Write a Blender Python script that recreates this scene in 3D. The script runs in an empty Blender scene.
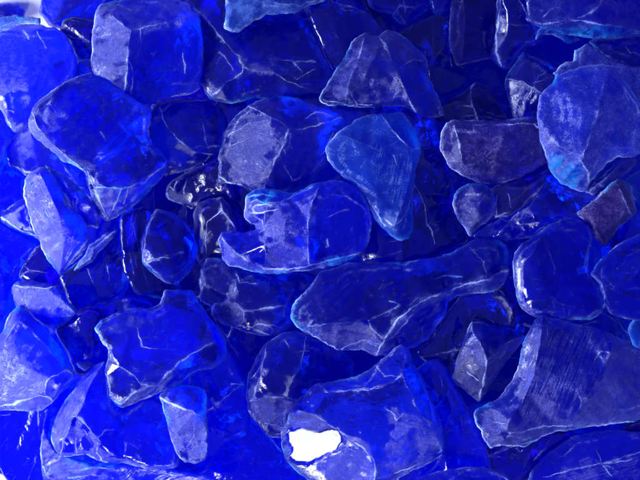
# A heap of cobalt blue landscape glass chunks on a white table, seen from above.
import bpy, bmesh, math, random
import numpy as np
from mathutils import Vector, noise
from mathutils.geometry import delaunay_2d_cdt
U = 0.0004            # metres per photo pixel at the focal distance
HC, F = 880.0, 760.0  # camera height above the table and focal length, both in the same pixel unit
# every chunk: label, tint, base frost, outline (photo px of its silhouette), then ridges / veins / frosted patches
CH = []
def C(label, tint, frost_haze, out, R=(), V=(), P=(), dome=9, T=None, edge=.5, e=(), rip=0, lift=0, sl=None, cyan=(), M=()):
    CH.append(dict(label=label, tint=tint, frost_haze=frost_haze, out=out, R=R, V=V, P=P, dome=dome, T=T, edge=edge, e=e, rip=rip, lift=lift, sl=sl, cyan=cyan, M=M))

# ---------- bottom layer: seen only through the gaps ----------
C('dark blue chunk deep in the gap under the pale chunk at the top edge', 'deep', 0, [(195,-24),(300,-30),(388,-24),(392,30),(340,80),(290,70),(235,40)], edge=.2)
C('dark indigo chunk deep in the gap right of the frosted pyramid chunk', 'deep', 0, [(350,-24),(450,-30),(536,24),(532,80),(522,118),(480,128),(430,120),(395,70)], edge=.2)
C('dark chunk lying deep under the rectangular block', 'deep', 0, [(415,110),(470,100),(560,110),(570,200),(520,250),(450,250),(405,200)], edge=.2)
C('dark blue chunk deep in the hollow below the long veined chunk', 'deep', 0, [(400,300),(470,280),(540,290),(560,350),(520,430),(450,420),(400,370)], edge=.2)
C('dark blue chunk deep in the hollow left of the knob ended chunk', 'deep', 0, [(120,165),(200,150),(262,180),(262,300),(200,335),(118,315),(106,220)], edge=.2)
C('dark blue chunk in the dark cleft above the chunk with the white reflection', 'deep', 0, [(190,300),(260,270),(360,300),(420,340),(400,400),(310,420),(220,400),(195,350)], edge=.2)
C('dark violet chunk in the gap beside the ridged cube corner', 'indigo', 0, [(58,24),(84,-24),(212,-24),(236,60),(256,100),(240,130),(180,130),(110,110),(75,70)], edge=.2)
C('blue chunk glowing deep below the left frosted shield chunk', 'bright', 0, [(-24,110),(50,100),(130,180),(140,260),(110,330),(30,350),(-24,345)], edge=.2)
C('bright blue chunk at the bottom of the heap by the lower left corner', 'bright', 0, [(-24,360),(60,330),(160,340),(250,380),(300,470),(280,500),(22,500),(4,476),(-24,462)], edge=.2)
C('blue chunk deep below the star scratched chunk', 'mid', 0, [(400,430),(480,400),(600,410),(665,430),(665,500),(400,500)], edge=.2)
C('blue chunk deep behind the frosted plate at the right edge', 'mid', 0, [(500,-24),(560,-24),(640,-24),(668,60),(668,250),(600,250),(560,150)], edge=.2)
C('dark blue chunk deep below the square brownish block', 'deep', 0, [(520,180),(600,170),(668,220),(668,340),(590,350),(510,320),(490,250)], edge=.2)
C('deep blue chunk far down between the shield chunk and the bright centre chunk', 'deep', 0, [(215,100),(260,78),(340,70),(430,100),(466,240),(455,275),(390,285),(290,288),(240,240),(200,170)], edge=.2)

# ---------- lower layer ----------
C('small dark blue chunk against the white table in the top left corner', 'deep', .1, [(-18,8),(4,2),(18,2),(26,11),(24,18),(5,24),(-18,26)], edge=.3, T=8)
C('smooth mid blue chunk at the top edge left of the cube shaped chunk', 'bright', .05, [(41,-18),(40,14),(50,26),(63,30),(80,34),(98,26),(108,8),(115,-18)], edge=.3, P=[([(42,-5),(60,-5),(66,20),(50,24)],.15,8)])
C('dark violet chunk with a pale rounded upper edge beside the cube shaped chunk', 'indigo', 0, [(59,30),(64,20),(74,16),(98,20),(110,62),(92,72),(76,62),(70,42)], edge=.35)
C('narrow blue wedge with a pale left edge above the large rounded chunk', 'mid', .12, [(47,72),(60,63),(78,60),(105,56),(115,85),(95,98),(70,100),(55,93)], R=[([(47,72),(52,82),(56,92)],3,.9)], edge=.35)
C('dark chunk with a violet curved edge at the top between pale and frosted chunks', 'deep', .02, [(298,-18),(343,-18),(338,3),(352,5),(366,11),(376,21),(386,36),(365,45),(345,70),(335,74),(322,52),(310,26)], V=[([(332,1),(345,5),(365,11),(375,20),(381,30)],.6)], edge=.1)
C('blue chunk at the top edge above the frosted pyramid chunk', 'bright', .06, [(362,-18),(369,7),(378,12),(391,15),(396,22),(405,26),(418,20),(430,10),(440,-18)], R=[([(392,15),(400,6),(415,8),(428,5)],4,.3)], edge=.35)
C('small blue chunk with a cyan tip at the top edge', 'bright', .05, [(428,-18),(430,7),(436,16),(446,21),(458,18),(470,-18)], cyan=[(431,7,440,18)], edge=.3)
C('dark chunk with a thin pale line right of the blue top chunk', 'deep', .03, [(398,34),(408,26),(432,15),(452,16),(456,50),(474,70),(462,90),(446,96),(430,88),(424,55)], V=[([(408,33),(417,20),(424,14)],.4),([(451,18),(449,45),(452,66)],.3)], edge=.1)
C('violet slab with a bright glow inside at the top edge', 'indigo', .04, [(452,-18),(500,-18),(502,8),(497,30),(493,48),(493,58),(472,63),(456,66),(449,46),(450,14)], R=[([(462,-10),(465,20),(462,60)],5,.1)], edge=.25)
C('dark upright slab with a pale jagged left edge at the top', 'deep', .05, [(499,-18),(534,-18),(538,22),(546,32),(538,44),(528,48),(520,60),(511,68),(503,70),(495,64),(489,55),(494,44),(496,25)], R=[([(502,-12),(499,12),(496,36),(496,52),(502,66)],3,.8)], edge=.3)
C('small cyan sliver under the frosted chunk in the upper right', 'azure', .05, [(533,42),(539,28),(552,25),(570,30),(582,40),(570,44),(552,34),(545,34),(538,40)], edge=.4, T=5)
C('blue chunk with a dark round hollow at the right edge under the cyan rim', 'mid', .06, [(588,42),(600,36),(665,28),(665,76),(640,72),(622,66),(604,56)], V=[([(640,36),(630,36),(625,45),(630,53),(642,55)],.4)], edge=.3)
C('dark blue chunk with a pale crack above the rectangular block', 'deep', .08, [(504,84),(506,74),(515,63),(524,51),(530,56),(545,60),(553,66),(565,70),(565,95),(548,122),(514,120),(509,100)], R=[([(506,79),(522,81),(530,86),(541,93)],5,.6)], V=[([(524,51),(529,55),(545,60),(557,66)],.55)], edge=.2)
C('low dark triangular chunk with pale cracks left above the rectangular block', 'indigo', .08, [(434,112),(448,101),(465,91),(476,81),(486,85),(497,100),(508,116),(505,126),(450,126)], R=[([(474,83),(470,95),(472,106),(478,120)],6,.5)], V=[([(441,112),(455,109),(460,106),(472,106)],.5)], edge=.25)
C('grey frosted plate with a notched left end behind the big pale chunk', 'pale', .4, [(552,74),(560,66),(566,62),(573,61),(574,50),(582,47),(589,43),(598,50),(606,57),(622,64),(645,68),(668,70),(668,150),(630,130),(590,90)], edge=.5, T=8, dome=4)
C('deep blue chunk between the violet shard and the rectangular block with a thin crack', 'deep', .03, [(408,150),(428,146),(445,152),(452,175),(462,215),(468,242),(445,250),(425,262),(400,262),(402,235)], V=[([(414,184),(419,192),(425,205),(427,222),(432,232),(434,242)],.65)], edge=.12)
C('small dark chunk tucked under the tip of the blue shield chunk', 'deep', .03, [(362,235),(372,222),(388,232),(404,238),(405,262),(380,266),(362,262)], V=[([(383,242),(401,240)],.2)], edge=.2)
C('dark blue wedge running up behind the square brownish block', 'mid', .05, [(540,170),(575,186),(595,192),(600,205),(580,216),(560,222),(530,238),(512,240),(480,240),(470,236),(500,218),(522,205)], R=[([(500,232),(530,205),(548,180)],6,.2)], V=[([(502,232),(518,212)],.4)], edge=.15)
C('dark shard with pale cracks between the grey dome and the rectangular block', 'indigo', .08, [(490,190),(505,180),(535,176),(550,166),(546,184),(532,200),(519,210),(508,216),(494,218)], R=[([(548,180),(535,194),(518,209),(496,217)],3,.5)], V=[([(508,195),(511,207),(518,209)],.5),([(497,197),(496,216)],.4)], edge=.2)
C('small grey blue domed chunk with a frosted face below the rectangular block', 'deep', .22, [(453,206),(454,195),(460,187),(470,184),(482,183),(493,190),(498,202),(495,214),(486,222),(476,228),(470,237),(462,225),(455,215)], dome=10, edge=.45)
C('small cyan chunk at the right edge beside the square brownish block', 'azure', .05, [(624,182),(632,174),(645,168),(668,160),(668,215),(645,215),(637,204)], edge=.3)
C('blue chunk with a pale left edge between the rounded lump and the left shield chunk', 'mid', .08, [(4,152),(8,143),(18,133),(30,122),(45,135),(65,152),(86,170),(96,200),(75,200),(50,182),(38,178),(25,175),(18,170),(10,166),(7,158)], R=[([(6,150),(7,163),(18,168),(26,176)],2,.9)], P=[([(14,138),(30,132),(32,160),(20,165)],.15,6)], edge=.35)
C('blue chunk at the left edge under the rounded lump', 'bright', .02, [(-20,128),(0,118),(12,138),(6,150),(8,165),(25,178),(28,198),(8,212),(-20,218)], edge=.2, sl=(-.2,0), cyan=[(0,155,5,161)])
C('small triangular shard with a pale rim by the lower left side of the shield chunk', 'mid', .06, [(0,217),(4,211),(14,204),(28,196),(38,215),(44,236),(36,238),(24,234),(10,227),(2,222)], R=[([(1,217),(10,224),(22,231),(37,236)],3,.9)], V=[([(2,213),(12,206),(24,199)],.5)], edge=.5)
C('bright royal blue chunk at the left edge below the small triangular shard', 'bright', 0, [(-20,216),(0,221),(12,229),(30,237),(40,248),(32,265),(20,276),(10,292),(6,312),(-4,330),(-20,338)], edge=.1, V=[([(0,253),(6,259)],.3)], dome=8, sl=(-.2,0))
C('dark violet chunk under the point of the left shield chunk', 'indigo', .03, [(18,276),(24,262),(35,248),(48,240),(64,276),(70,292),(50,296),(30,290)], V=[([(20,277),(30,270),(45,273)],.3)], edge=.15)
C('upright dark blue chunk with thin streaks right of the left shield chunk point', 'deep', .02, [(58,276),(78,262),(96,246),(112,232),(124,242),(127,262),(126,290),(118,300),(98,306),(82,316),(70,306)], V=[([(88,270),(93,282),(98,288)],.5),([(107,266),(109,278)],.5),([(126,268),(125,290)],.35)], edge=.12)
C('smooth bright blue dome behind the big folded chunk', 'bright', 0, [(96,314),(104,304),(118,297),(134,294),(148,299),(160,312),(150,326),(110,326)], edge=.08, dome=12)
C('dark violet chunk with fine scratches left of the big folded chunk', 'indigo', .03, [(55,330),(66,320),(75,310),(88,306),(98,308),(108,316),(100,330),(112,352),(112,368),(92,378),(76,374),(66,352)], sl=(-.05,.12), V=[([(73,326),(75,335)],.5),([(57,328),(66,320),(80,309),(92,306),(120,306)],.3),([(82,352),(90,364)],.3)], edge=.2)
C('tiny white frosted chip between the frosted left chunk and the big folded chunk', 'pale', .85, [(76,363),(84,362),(93,363),(90,368),(84,373),(80,369)], edge=.8, T=5, dome=3)
C('deep blue chunk with a faint edge behind the oval chunk', 'deep', .02, [(120,215),(145,205),(160,225),(170,270),(185,290),(165,300),(135,294),(122,270)], edge=.1)
C('dark violet chunk with a looping pale crack left of the centre left chunk', 'indigo', .06, [(165,196),(167,186),(173,180),(186,172),(202,165),(220,158),(232,180),(236,200),(222,204),(205,208),(193,210),(182,204),(170,200)], R=[([(166,192),(168,199),(178,203),(192,208)],2,.8)], V=[([(186,180),(184,192)],.4),([(176,182),(173,190),(168,186)],.4),([(166,192),(172,181),(190,172)],.3)], edge=.2)
C('dark chunk with a forked pale crack left of the bright centre chunk', 'indigo', .07, [(193,212),(198,203),(210,199),(222,196),(230,206),(238,222),(246,240),(240,262),(220,268),(200,266),(192,250),(194,230)], R=[([(220,198),(222,209),(226,215),(232,222),(236,230)],5,.5)], V=[([(222,209),(208,222),(205,240)],.55),([(205,240),(207,255),(200,262)],.3)], edge=.3)
C('flat dark blue chunk below the long veined chunk', 'deep', .03, [(415,352),(432,338),(444,316),(460,296),(488,290),(512,300),(526,330),(510,345),(470,352),(455,372),(452,398),(436,372)], V=[([(459,343),(466,330),(478,312),(494,322)],.12)], edge=.12)
C('slender violet shard below the tip of the long veined chunk', 'indigo', .12, [(491,296),(502,286),(508,290),(517,300),(520,310),(516,320),(509,327),(507,314),(499,304)], R=[([(500,290),(512,304),(513,322)],3,.35)], edge=.45)
C('deep blue chunk wedged under the right end of the heavily striated chunk', 'mid', .04, [(556,316),(598,312),(606,302),(630,316),(640,335),(640,352),(600,350),(566,334)], V=[([(603,313),(618,322),(627,332)],.3)], edge=.2)
C('small blue chunk with cyan specks at the right edge beside the striated chunk', 'azure', .12, [(628,330),(632,320),(645,308),(668,300),(668,372),(645,358),(632,344)], edge=.4, cyan=[(629,320,634,328)])
C('dark violet chunk in the gap between striated and star scratched chunks', 'indigo', .03, [(484,448),(500,440),(540,430),(575,428),(568,444),(548,458),(534,474),(518,486),(496,478),(486,466)], V=[([(486,456),(500,457)],.2)], edge=.15)
C('small violet chunk at the right edge below the striated chunk', 'indigo', .05, [(622,428),(640,412),(668,400),(668,445),(640,440)], edge=.3)
C('smooth bright blue chunk with a rounded top right of the chunk with the white reflection', 'bright', .02, [(408,380),(417,367),(427,361),(438,359),(447,366),(452,380),(462,397),(474,418),(486,444),(491,468),(480,500),(398,500),(398,470),(430,455),(432,420)], edge=.15, V=[([(440,377),(443,386)],.5),([(460,415),(466,440)],.15)], dome=12)
C('cobalt blue chunk with a curved lower facet at the lower centre left', 'bright', .03, [(190,372),(210,358),(228,350),(236,362),(248,390),(251,410),(266,432),(284,452),(345,470),(350,502),(150,502),(168,470),(180,420)], R=[([(205,470),(225,440),(245,430),(262,436)],9,.05)], V=[([(206,412),(222,400),(240,386)],.3),([(250,390),(247,385),(232,384)],.4)], cyan=[(241,437,253,445),(233,383,246,388)], edge=.15, dome=13)
C('bright saturated blue chunk filling the lower left below the frosted chunk', 'bright', 0, [(-20,402),(30,402),(55,394),(72,382),(76,400),(64,430),(56,460),(50,500),(16,500),(8,482),(-2,466),(-20,450)], edge=.1, dome=7, sl=(-.12,.06), cyan=[(19,413,24,415),(6,424,13,426)])

# ---------- middle layer ----------
C('rounded translucent lump at the left edge below the white corner', 'bright', .08, [(-22,32),(0,27),(16,23),(38,24),(56,28),(67,35),(74,47),(77,62),(74,85),(50,112),(30,124),(15,133),(8,124),(0,106),(-22,96)], R=[([(14,133),(3,113),(-4,100)],3,.6)], P=[([(-20,30),(35,26),(60,40),(50,75),(20,95),(-20,90)],.22,14)], V=[([(23,31),(28,38)],.6),([(37,34),(46,46)],.6),([(3,110),(13,111)],.35),([(22,66),(26,68)],.5)], dome=16, edge=.3)
C('lavender wedge lying along the white table at the top left', 'azure', .5, [(-18,22),(0,17),(14,14),(24,17),(40,18),(40,25),(22,24),(8,30),(-18,38)], edge=.5, T=5, dome=4, cyan=[(14,16,25,19)])
C('chunk with a fan of fine cracks between the large rounded and centre left chunks', 'deep', .07, [(148,112),(158,103),(172,99),(192,98),(208,98),(218,106),(225,120),(225,138),(220,150),(208,160),(192,168),(176,174),(165,176),(152,155),(146,135)], R=[([(160,108),(166,126),(180,142),(196,152),(212,155)],7,.65)], V=[([(204,126),(206,142),(209,148)],.6),([(209,148),(200,146),(190,148)],.4),([(219,146),(209,146)],.5),([(176,174),(196,166),(220,152)],.5)], P=[([(186,120),(208,125),(215,150),(195,150)],.22,8)], edge=.35, sl=(-.16,.0))
C('large chunk at the top with a white Y shaped ridge', 'deep', .07, [(178,-18),(262,-18),(268,4),(290,8),(302,18),(312,34),(322,52),(330,68),(334,80),(326,92),(306,94),(285,98),(255,99),(230,104),(210,100),(198,80),(196,40),(190,10)],
  R=[([(184,5),(196,10),(206,18),(214,28),(226,44),(238,56),(243,66)],11,.9),([(243,66),(242,73),(230,80),(214,94)],11,.6),([(243,66),(252,70),(262,72),(274,72),(290,82),(310,90)],9,1.0),([(292,60),(303,72),(298,79)],9,.3)],
  V=[([(268,58),(290,60),(315,62)],.35),([(274,64),(290,74),(297,79),(312,70)],.5),([(303,17),(314,36),(327,64)],.4),([(220,52),(225,58)],.4),([(227,60),(232,68)],.3)], P=[([(245,62),(270,66),(272,74),(246,72)],.5,4),([(262,56),(318,60),(312,88),(292,84)],.12,8)], edge=.3, cyan=[(270,62,292,76)], sl=(-.08,.14))
C('pale azure speckled chunk at the top edge', 'azure', .42, [(226,-18),(226,0),(225,14),(224,27),(230,31),(238,32),(248,26),(264,15),(280,13),(296,13),(310,6),(326,1),(332,-18)], R=[([(262,-5),(275,3),(300,5),(318,0)],6,.3)], P=[([(227,-5),(260,-5),(250,20),(235,30),(226,26)],.25,6)], edge=.5)
C('cube shaped chunk with a frosted left face at the top', 'mid', .05, [(91,60),(92,35),(95,12),(100,4),(114,1),(135,-4),(165,-5),(190,3),(200,18),(204,45),(203,72),(200,90),(188,95),(168,98),(150,104),(138,107),(124,108),(112,98),(95,82)],
  R=[([(100,4),(112,15),(121,23),(131,30)],16,.35),([(131,30),(128,48),(127,66),(126,82),(123,96),(124,107)],17,.85),([(131,30),(145,27),(160,24),(175,20),(196,16)],14,.35),([(104,6),(118,5),(130,10)],6,.3)],
  V=[([(140,30),(141,46),(137,58)],.5),([(128,60),(134,72),(132,86),(130,98)],.5),([(183,54),(185,70)],.6),([(150,104),(175,99),(200,90)],.35)],
  P=[([(95,14),(110,16),(130,32),(126,60),(110,62),(93,50)],.34,6),([(93,50),(126,60),(124,104),(96,82)],.15,8),([(130,26),(195,14),(196,22),(160,28),(135,32)],.35,4),([(108,3),(170,-3),(190,6),(160,20),(125,22)],.14,8)], edge=.4, T=34, lift=4, cyan=[(105,1,122,8)])
C('large chunk with a rounded upper left edge and a jagged lower tip', 'mid', .08, [(28,119),(33,108),(44,96),(58,85),(75,77),(92,72),(110,80),(135,100),(152,108),(152,118),(147,130),(150,142),(160,150),(167,160),(166,172),(160,181),(150,191),(137,204),(125,212),(115,218),(106,221),(98,216),(93,205),(89,190),(86,172),(78,168),(62,160),(48,149),(35,137),(29,128)],
  R=[([(32,112),(38,128),(50,142),(65,155),(85,171)],11,.5),([(88,172),(94,190),(104,210),(107,220)],8,.75),([(90,188),(105,187),(122,189),(145,182),(165,164)],12,.35),([(122,189),(115,204),(108,219)],7,.55)],
  V=[([(38,98),(55,86),(75,77),(90,72)],.5),([(128,190),(124,202)],.3),([(100,132),(104,140)],.3)],
  P=[([(29,120),(40,132),(62,155),(86,170),(84,176),(60,162),(33,138)],.5,5),([(34,108),(60,90),(70,110),(60,130),(45,135)],.26,12,55),([(90,190),(120,190),(107,218),(96,212)],.25,5),([(124,190),(164,168),(140,202),(112,218)],.2,6)], edge=.35, rip=1, cyan=[(39,114,43,119),(100,180,160,200)])
C('block with a fine frosted left face and an oval scar at centre left', 'deep', .1, [(217,186),(219,172),(218,156),(223,142),(224,132),(233,118),(247,106),(262,99),(280,95),(296,98),(312,104),(328,108),(340,113),(348,122),(342,135),(334,150),(326,166),(316,180),(298,192),(270,196),(252,192),(238,185),(224,183)],
  R=[([(247,106),(262,112),(276,120),(288,128)],9,.45),([(288,128),(284,144),(276,160),(268,178),(264,190)],10,.55),([(288,128),(305,129),(322,124),(342,117)],9,.6),([(219,176),(228,182),(240,184),(252,190)],4,.8)],
  V=[([(284,150),(286,168),(292,180),(300,178),(314,165),(326,148),(336,126)],.5),([(292,135),(287,150)],.3),([(230,134),(248,124)],.45),([(232,145),(250,138)],.35),([(306,118),(316,112),(334,116)],.3)],
  P=[([(226,132),(248,108),(286,130),(272,165),(262,188),(222,180)],.2,8)], edge=.35)
C('frosted pyramid chunk with a scabbed grey face', 'deep', .14, [(319,97),(326,85),(336,70),(345,56),(352,41),(365,32),(378,36),(386,29),(401,34),(412,42),(420,51),(427,61),(428,76),(433,86),(438,97),(445,115),(436,118),(426,117),(414,112),(402,106),(386,106),(365,108),(345,105),(330,106),(320,102)],
  R=[([(378,36),(386,45),(392,60),(400,78),(408,96),(415,112)],16,.4),([(365,32),(360,55),(350,80),(345,104)],9,.25),([(400,66),(414,60),(427,61)],12,.6),([(400,78),(404,68),(400,66)],13,.4)],
  V=[([(384,46),(392,58),(388,68),(395,80)],.5),([(428,76),(434,88),(436,94)],.5),([(324,100),(345,105),(372,105)],.45),([(358,108),(352,95)],.3)],
  P=[([(343,62),(358,42),(382,42),(374,60),(364,74),(362,84),(370,94),(366,102),(354,96),(340,100),(334,92)],.5,2.5),([(382,42),(400,50),(402,72),(392,75),(384,62)],.28,4),([(370,80),(396,78),(406,98),(388,102),(372,98)],.2,4),([(406,70),(426,66),(440,112),(418,110)],.16,6)], edge=.4, T=24)
C('rectangular violet block with a straight pale top edge', 'indigo', .16, [(440,150),(441,134),(446,124),(454,120),(475,120),(500,119),(530,118),(545,119),(549,125),(549,145),(547,162),(536,171),(520,178),(505,183),(492,184),(478,182),(462,177),(448,166)],
  R=[([(454,121),(458,140),(462,160),(467,178)],6,.6),([(454,122),(475,125),(510,124),(546,123)],8,.45)], V=[([(473,122),(474,130)],.5),([(533,124),(537,127)],1.0)],  # last vein is a glint painted on as white powder
  P=[([(456,126),(546,126),(546,160),(510,180),(468,176)],.12,4)], edge=.45, dome=10, T=26)
C('frosted chunk with a cyan lower rim in the upper right corner', 'mid', .12, [(524,-18),(526,8),(525,20),(534,25),(548,29),(562,34),(578,37),(596,39),(615,38),(632,35),(668,30),(668,-18)],
  R=[([(526,19),(545,24),(562,21),(580,20),(600,24),(620,27),(645,32)],9,.45),([(590,13),(598,6),(606,-6)],11,.6)],
  V=[([(544,16),(550,9),(560,8),(568,16),(572,20)],.7),([(527,2),(529,14),(527,21)],.5),([(578,18),(590,13)],.5),([(608,-2),(616,4)],.3)],
  P=[([(548,26),(565,22),(582,21),(604,25),(640,33),(620,38),(590,39),(565,35)],.05,2),([(526,0),(560,0),(575,20),(545,24),(527,20)],.15,8)], edge=.3, cyan=[(550,28,646,42,1),(615,2,623,21)])
C('large pale frosted chunk with a clear blue lower corner on the right', 'pale', .16, [(537,112),(539,96),(546,88),(553,80),(557,73),(572,69),(586,66),(602,64),(615,66),(620,76),(629,86),(637,98),(645,114),(652,138),(645,152),(634,157),(618,157),(608,163),(600,172),(591,181),(585,192),(574,190),(560,183),(550,170),(546,158),(540,140)],
  R=[([(602,65),(616,78),(628,92),(640,112)],10,.6),([(598,112),(592,130),(587,145),(581,161)],14,.4),([(559,146),(570,152),(581,161),(588,172),(590,181)],11,.75),([(581,161),(596,168),(610,160),(634,150)],9,.25)],
  V=[([(600,96),(604,82)],.2),([(548,86),(556,76),(574,69)],.4),([(620,82),(628,98)],.5)],
  P=[([(598,112),(604,94),(625,90),(648,130),(634,154),(610,158),(592,176),(583,162)],.16,5)], edge=.4, cyan=[(551,76,559,90),(546,152,580,192,1)], T=26)
C('thin dark blue piece under the lower edge of the big pale chunk', 'mid', .12, [(584,193),(592,180),(602,172),(612,162),(626,158),(636,157),(637,164),(628,172),(615,180),(604,190),(594,196)], R=[([(590,190),(606,178),(622,162)],3,.3)], V=[([(586,191),(600,178),(614,166)],.4)], edge=.4, T=7)
C('square brownish violet block with sharp pale edges on the right', 'smoke', .3, [(576,213),(584,207),(594,199),(605,189),(617,178),(624,180),(630,190),(635,202),(637,212),(628,221),(618,228),(611,238),(604,248),(596,238),(588,226)], R=[([(576,213),(596,199),(617,179)],2,.5),([(620,190),(626,204),(630,214)],7,.7)], P=[([(584,210),(615,184),(628,212),(604,240)],.12,5)], edge=.45, dome=7, cyan=[])
C('smooth deep blue chunk with a rounded top on the right of the long veined chunk', 'mid', .05, [(513,262),(515,252),(522,243),(536,235),(548,226),(562,220),(578,219),(590,225),(593,238),(590,250),(588,262),(590,273),(598,279),(601,288),(602,300),(603,312),(590,320),(562,322),(535,318),(520,308),(515,290)],
  R=[([(540,232),(536,248),(528,258),(514,272)],8,.25),([(522,300),(550,300),(585,310)],8,.06)], V=[([(588,255),(587,266),(592,274),(599,281),(602,292)],.55),([(553,228),(562,222),(572,222)],.4),([(548,250),(555,268)],.2),([(588,240),(591,248)],.4)], P=[([(548,224),(580,222),(588,240),(560,270),(535,262)],.06,12)], edge=.35, dome=12, sl=(-.1,.1), cyan=[(596,284,601,290)])
C('smooth deep blue chunk cut off by the right edge below the cyan chunk', 'mid', .04, [(590,274),(596,264),(606,254),(618,244),(632,237),(650,230),(668,228),(668,320),(645,322),(628,320),(610,314),(603,302),(600,285)], V=[([(590,272),(604,255),(622,242)],.4)], edge=.2, dome=12)
C('small frosted wing shaped shard right of the left shield chunk', 'mid', .3, [(84,256),(90,244),(100,238),(108,232),(117,230),(112,240),(104,248),(94,258),(82,268),(72,272)], R=[([(86,252),(100,243),(115,231)],3,.6)], V=[([(92,237),(106,236)],.4)], edge=.6, T=6)
C('blue sliver with a cyan edge behind the top of the left shield chunk', 'bright', .08, [(44,164),(56,170),(72,180),(84,190),(92,202),(100,214),(98,228),(86,226),(70,208),(56,186)], edge=.4, T=8, cyan=[(48,172,62,184),(62,184,84,200)])
C('oval dark blue chunk with a pale left edge and a tiny glint', 'mid', .05, [(142,256),(140,243),(145,228),(150,216),(157,209),(170,212),(184,220),(193,231),(197,248),(195,264),(188,274),(180,281),(172,285),(160,279),(150,272),(143,264)], R=[([(143,264),(155,259),(168,256),(182,252)],8,.4),([(157,209),(147,228),(144,250),(146,266)],4,.4)], V=[([(166,258),(172,258)],.8),([(157,210),(175,216),(188,228)],.25)], edge=.3, dome=8)  # the tiny glint is painted as a short white vein
C('chunk with a round glassy knob at its lower left below the bright centre chunk', 'mid', .06, [(199,282),(200,270),(206,258),(222,258),(240,266),(270,272),(300,272),(316,278),(324,288),(300,300),(294,312),(292,326),(280,334),(266,336),(250,333),(236,329),(222,324),(212,316),(210,306),(200,300)],
  R=[([(211,314),(214,305),(224,302),(236,304),(243,310),(244,320),(236,328)],9,.75),([(244,312),(262,308),(280,306),(292,304)],9,.35),([(236,328),(254,327),(262,324),(286,328)],4,.6),([(236,284),(232,296),(222,303)],8,.4)],
  V=[([(236,284),(239,300)],.4),([(236,274),(240,282),(256,284)],.35),([(253,328),(264,334),(271,336)],.7),([(222,305),(229,304)],1.0),([(264,324),(274,330),(270,336)],.4)],
  P=[([(236,284),(243,310),(224,302)],.3,4),([(212,308),(240,304),(242,322),(222,324)],.25,5),([(200,262),(234,270),(220,300),(202,292)],.1,8)], edge=.4, sl=(-.06,.12))
C('wedge shaped chunk with a frosted lavender face at the lower left', 'mid', .08, [(11,287),(18,281),(30,281),(45,283),(57,285),(63,294),(70,304),(76,312),(70,320),(58,329),(46,327),(28,318),(17,308),(13,298)], R=[([(12,286),(30,287),(46,288),(57,286)],7,.45),([(57,286),(62,300),(74,312)],7,.35)], P=[([(13,288),(56,288),(70,310),(50,312),(30,306),(15,298)],.3,10)], V=[([(14,283),(25,277),(35,272),(45,274)],.4)], edge=.4)
C('pale frosted chunk with cyan edges and a curled lip at the left edge', 'bright', .08, [(-22,350),(0,335),(7,320),(14,308),(20,306),(28,312),(42,326),(56,342),(63,352),(68,364),(76,374),(70,382),(60,392),(54,402),(46,408),(36,412),(20,410),(-22,410)],
  R=[([(5,340),(18,320),(30,328),(45,345),(58,360)],12,.3),([(45,394),(46,382),(54,375),(66,370),(75,374)],9,.7),([(-18,407),(0,406),(20,402),(36,396),(46,396),(53,401),(48,407)],7,.75)],
  V=[([(0,398),(15,392),(30,390),(40,392)],.4),([(8,394),(22,388)],.4)],
  P=[([(-20,350),(5,335),(30,345),(45,375),(44,390),(20,400),(-20,405)],.22,12),([(12,395),(45,395),(52,402),(40,410),(0,410)],.3,4)], edge=.4, dome=12, cyan=[(14,306,26,316),(44,336,62,356),(4,328,10,334)])

# ---------- upper layer ----------
C('rippled cyan blue chunk along the bottom edge at the lower left', 'bright', .1, [(40,450),(41,436),(44,428),(50,440),(58,452),(72,458),(90,462),(112,464),(135,462),(165,468),(200,474),(240,486),(240,500),(48,500),(42,474)], R=[([(41,440),(42,465),(48,478)],5,.4),([(60,472),(80,470),(100,466),(112,466)],6,.4)], V=[([(140,470),(165,474),(180,476)],.4),([(70,478),(90,475),(105,476)],.5)], P=[([(45,445),(60,455),(110,466),(90,475),(55,478)],.2,8)], rip=2, edge=.3, cyan=[(48,452,112,480)])
C('chunk with a frosted curved band and small cells at the lower left', 'bright', .04, [(105,360),(96,366),(86,374),(78,382),(70,393),(63,404),(57,416),(52,428),(51,440),(54,450),(61,457),(75,456),(86,455),(96,460),(105,463),(125,463),(150,470),(178,468),(182,440),(170,405),(150,396),(122,404),(112,390)],
  R=[([(104,362),(92,380),(86,395),(80,410),(72,424),(64,440),(60,456)],12,.2),([(61,457),(75,456),(88,455),(98,460),(106,463)],3,.9),([(73,428),(72,420),(78,418),(86,424),(94,434),(99,441)],10,.65),([(99,441),(97,452),(101,461)],6,.7)],
  V=[([(72,430),(66,436),(61,440)],.6),([(99,438),(106,430),(112,430)],.5),([(76,440),(77,452)],.5),([(84,430),(92,444),(93,456)],.3),([(125,444),(126,458)],.25)],
  P=[([(84,378),(82,396),(75,415),(72,432),(62,440),(61,455),(53,446),(55,424),(66,400),(76,386)],.32,4,115),([(86,424),(98,440),(100,460),(93,456),(90,438)],.45,3),([(70,424),(82,422),(86,432),(76,440),(70,432)],.15,3)], edge=.3, dome=14, cyan=[(84,440,90,446),(98,466,108,472)])
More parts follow.
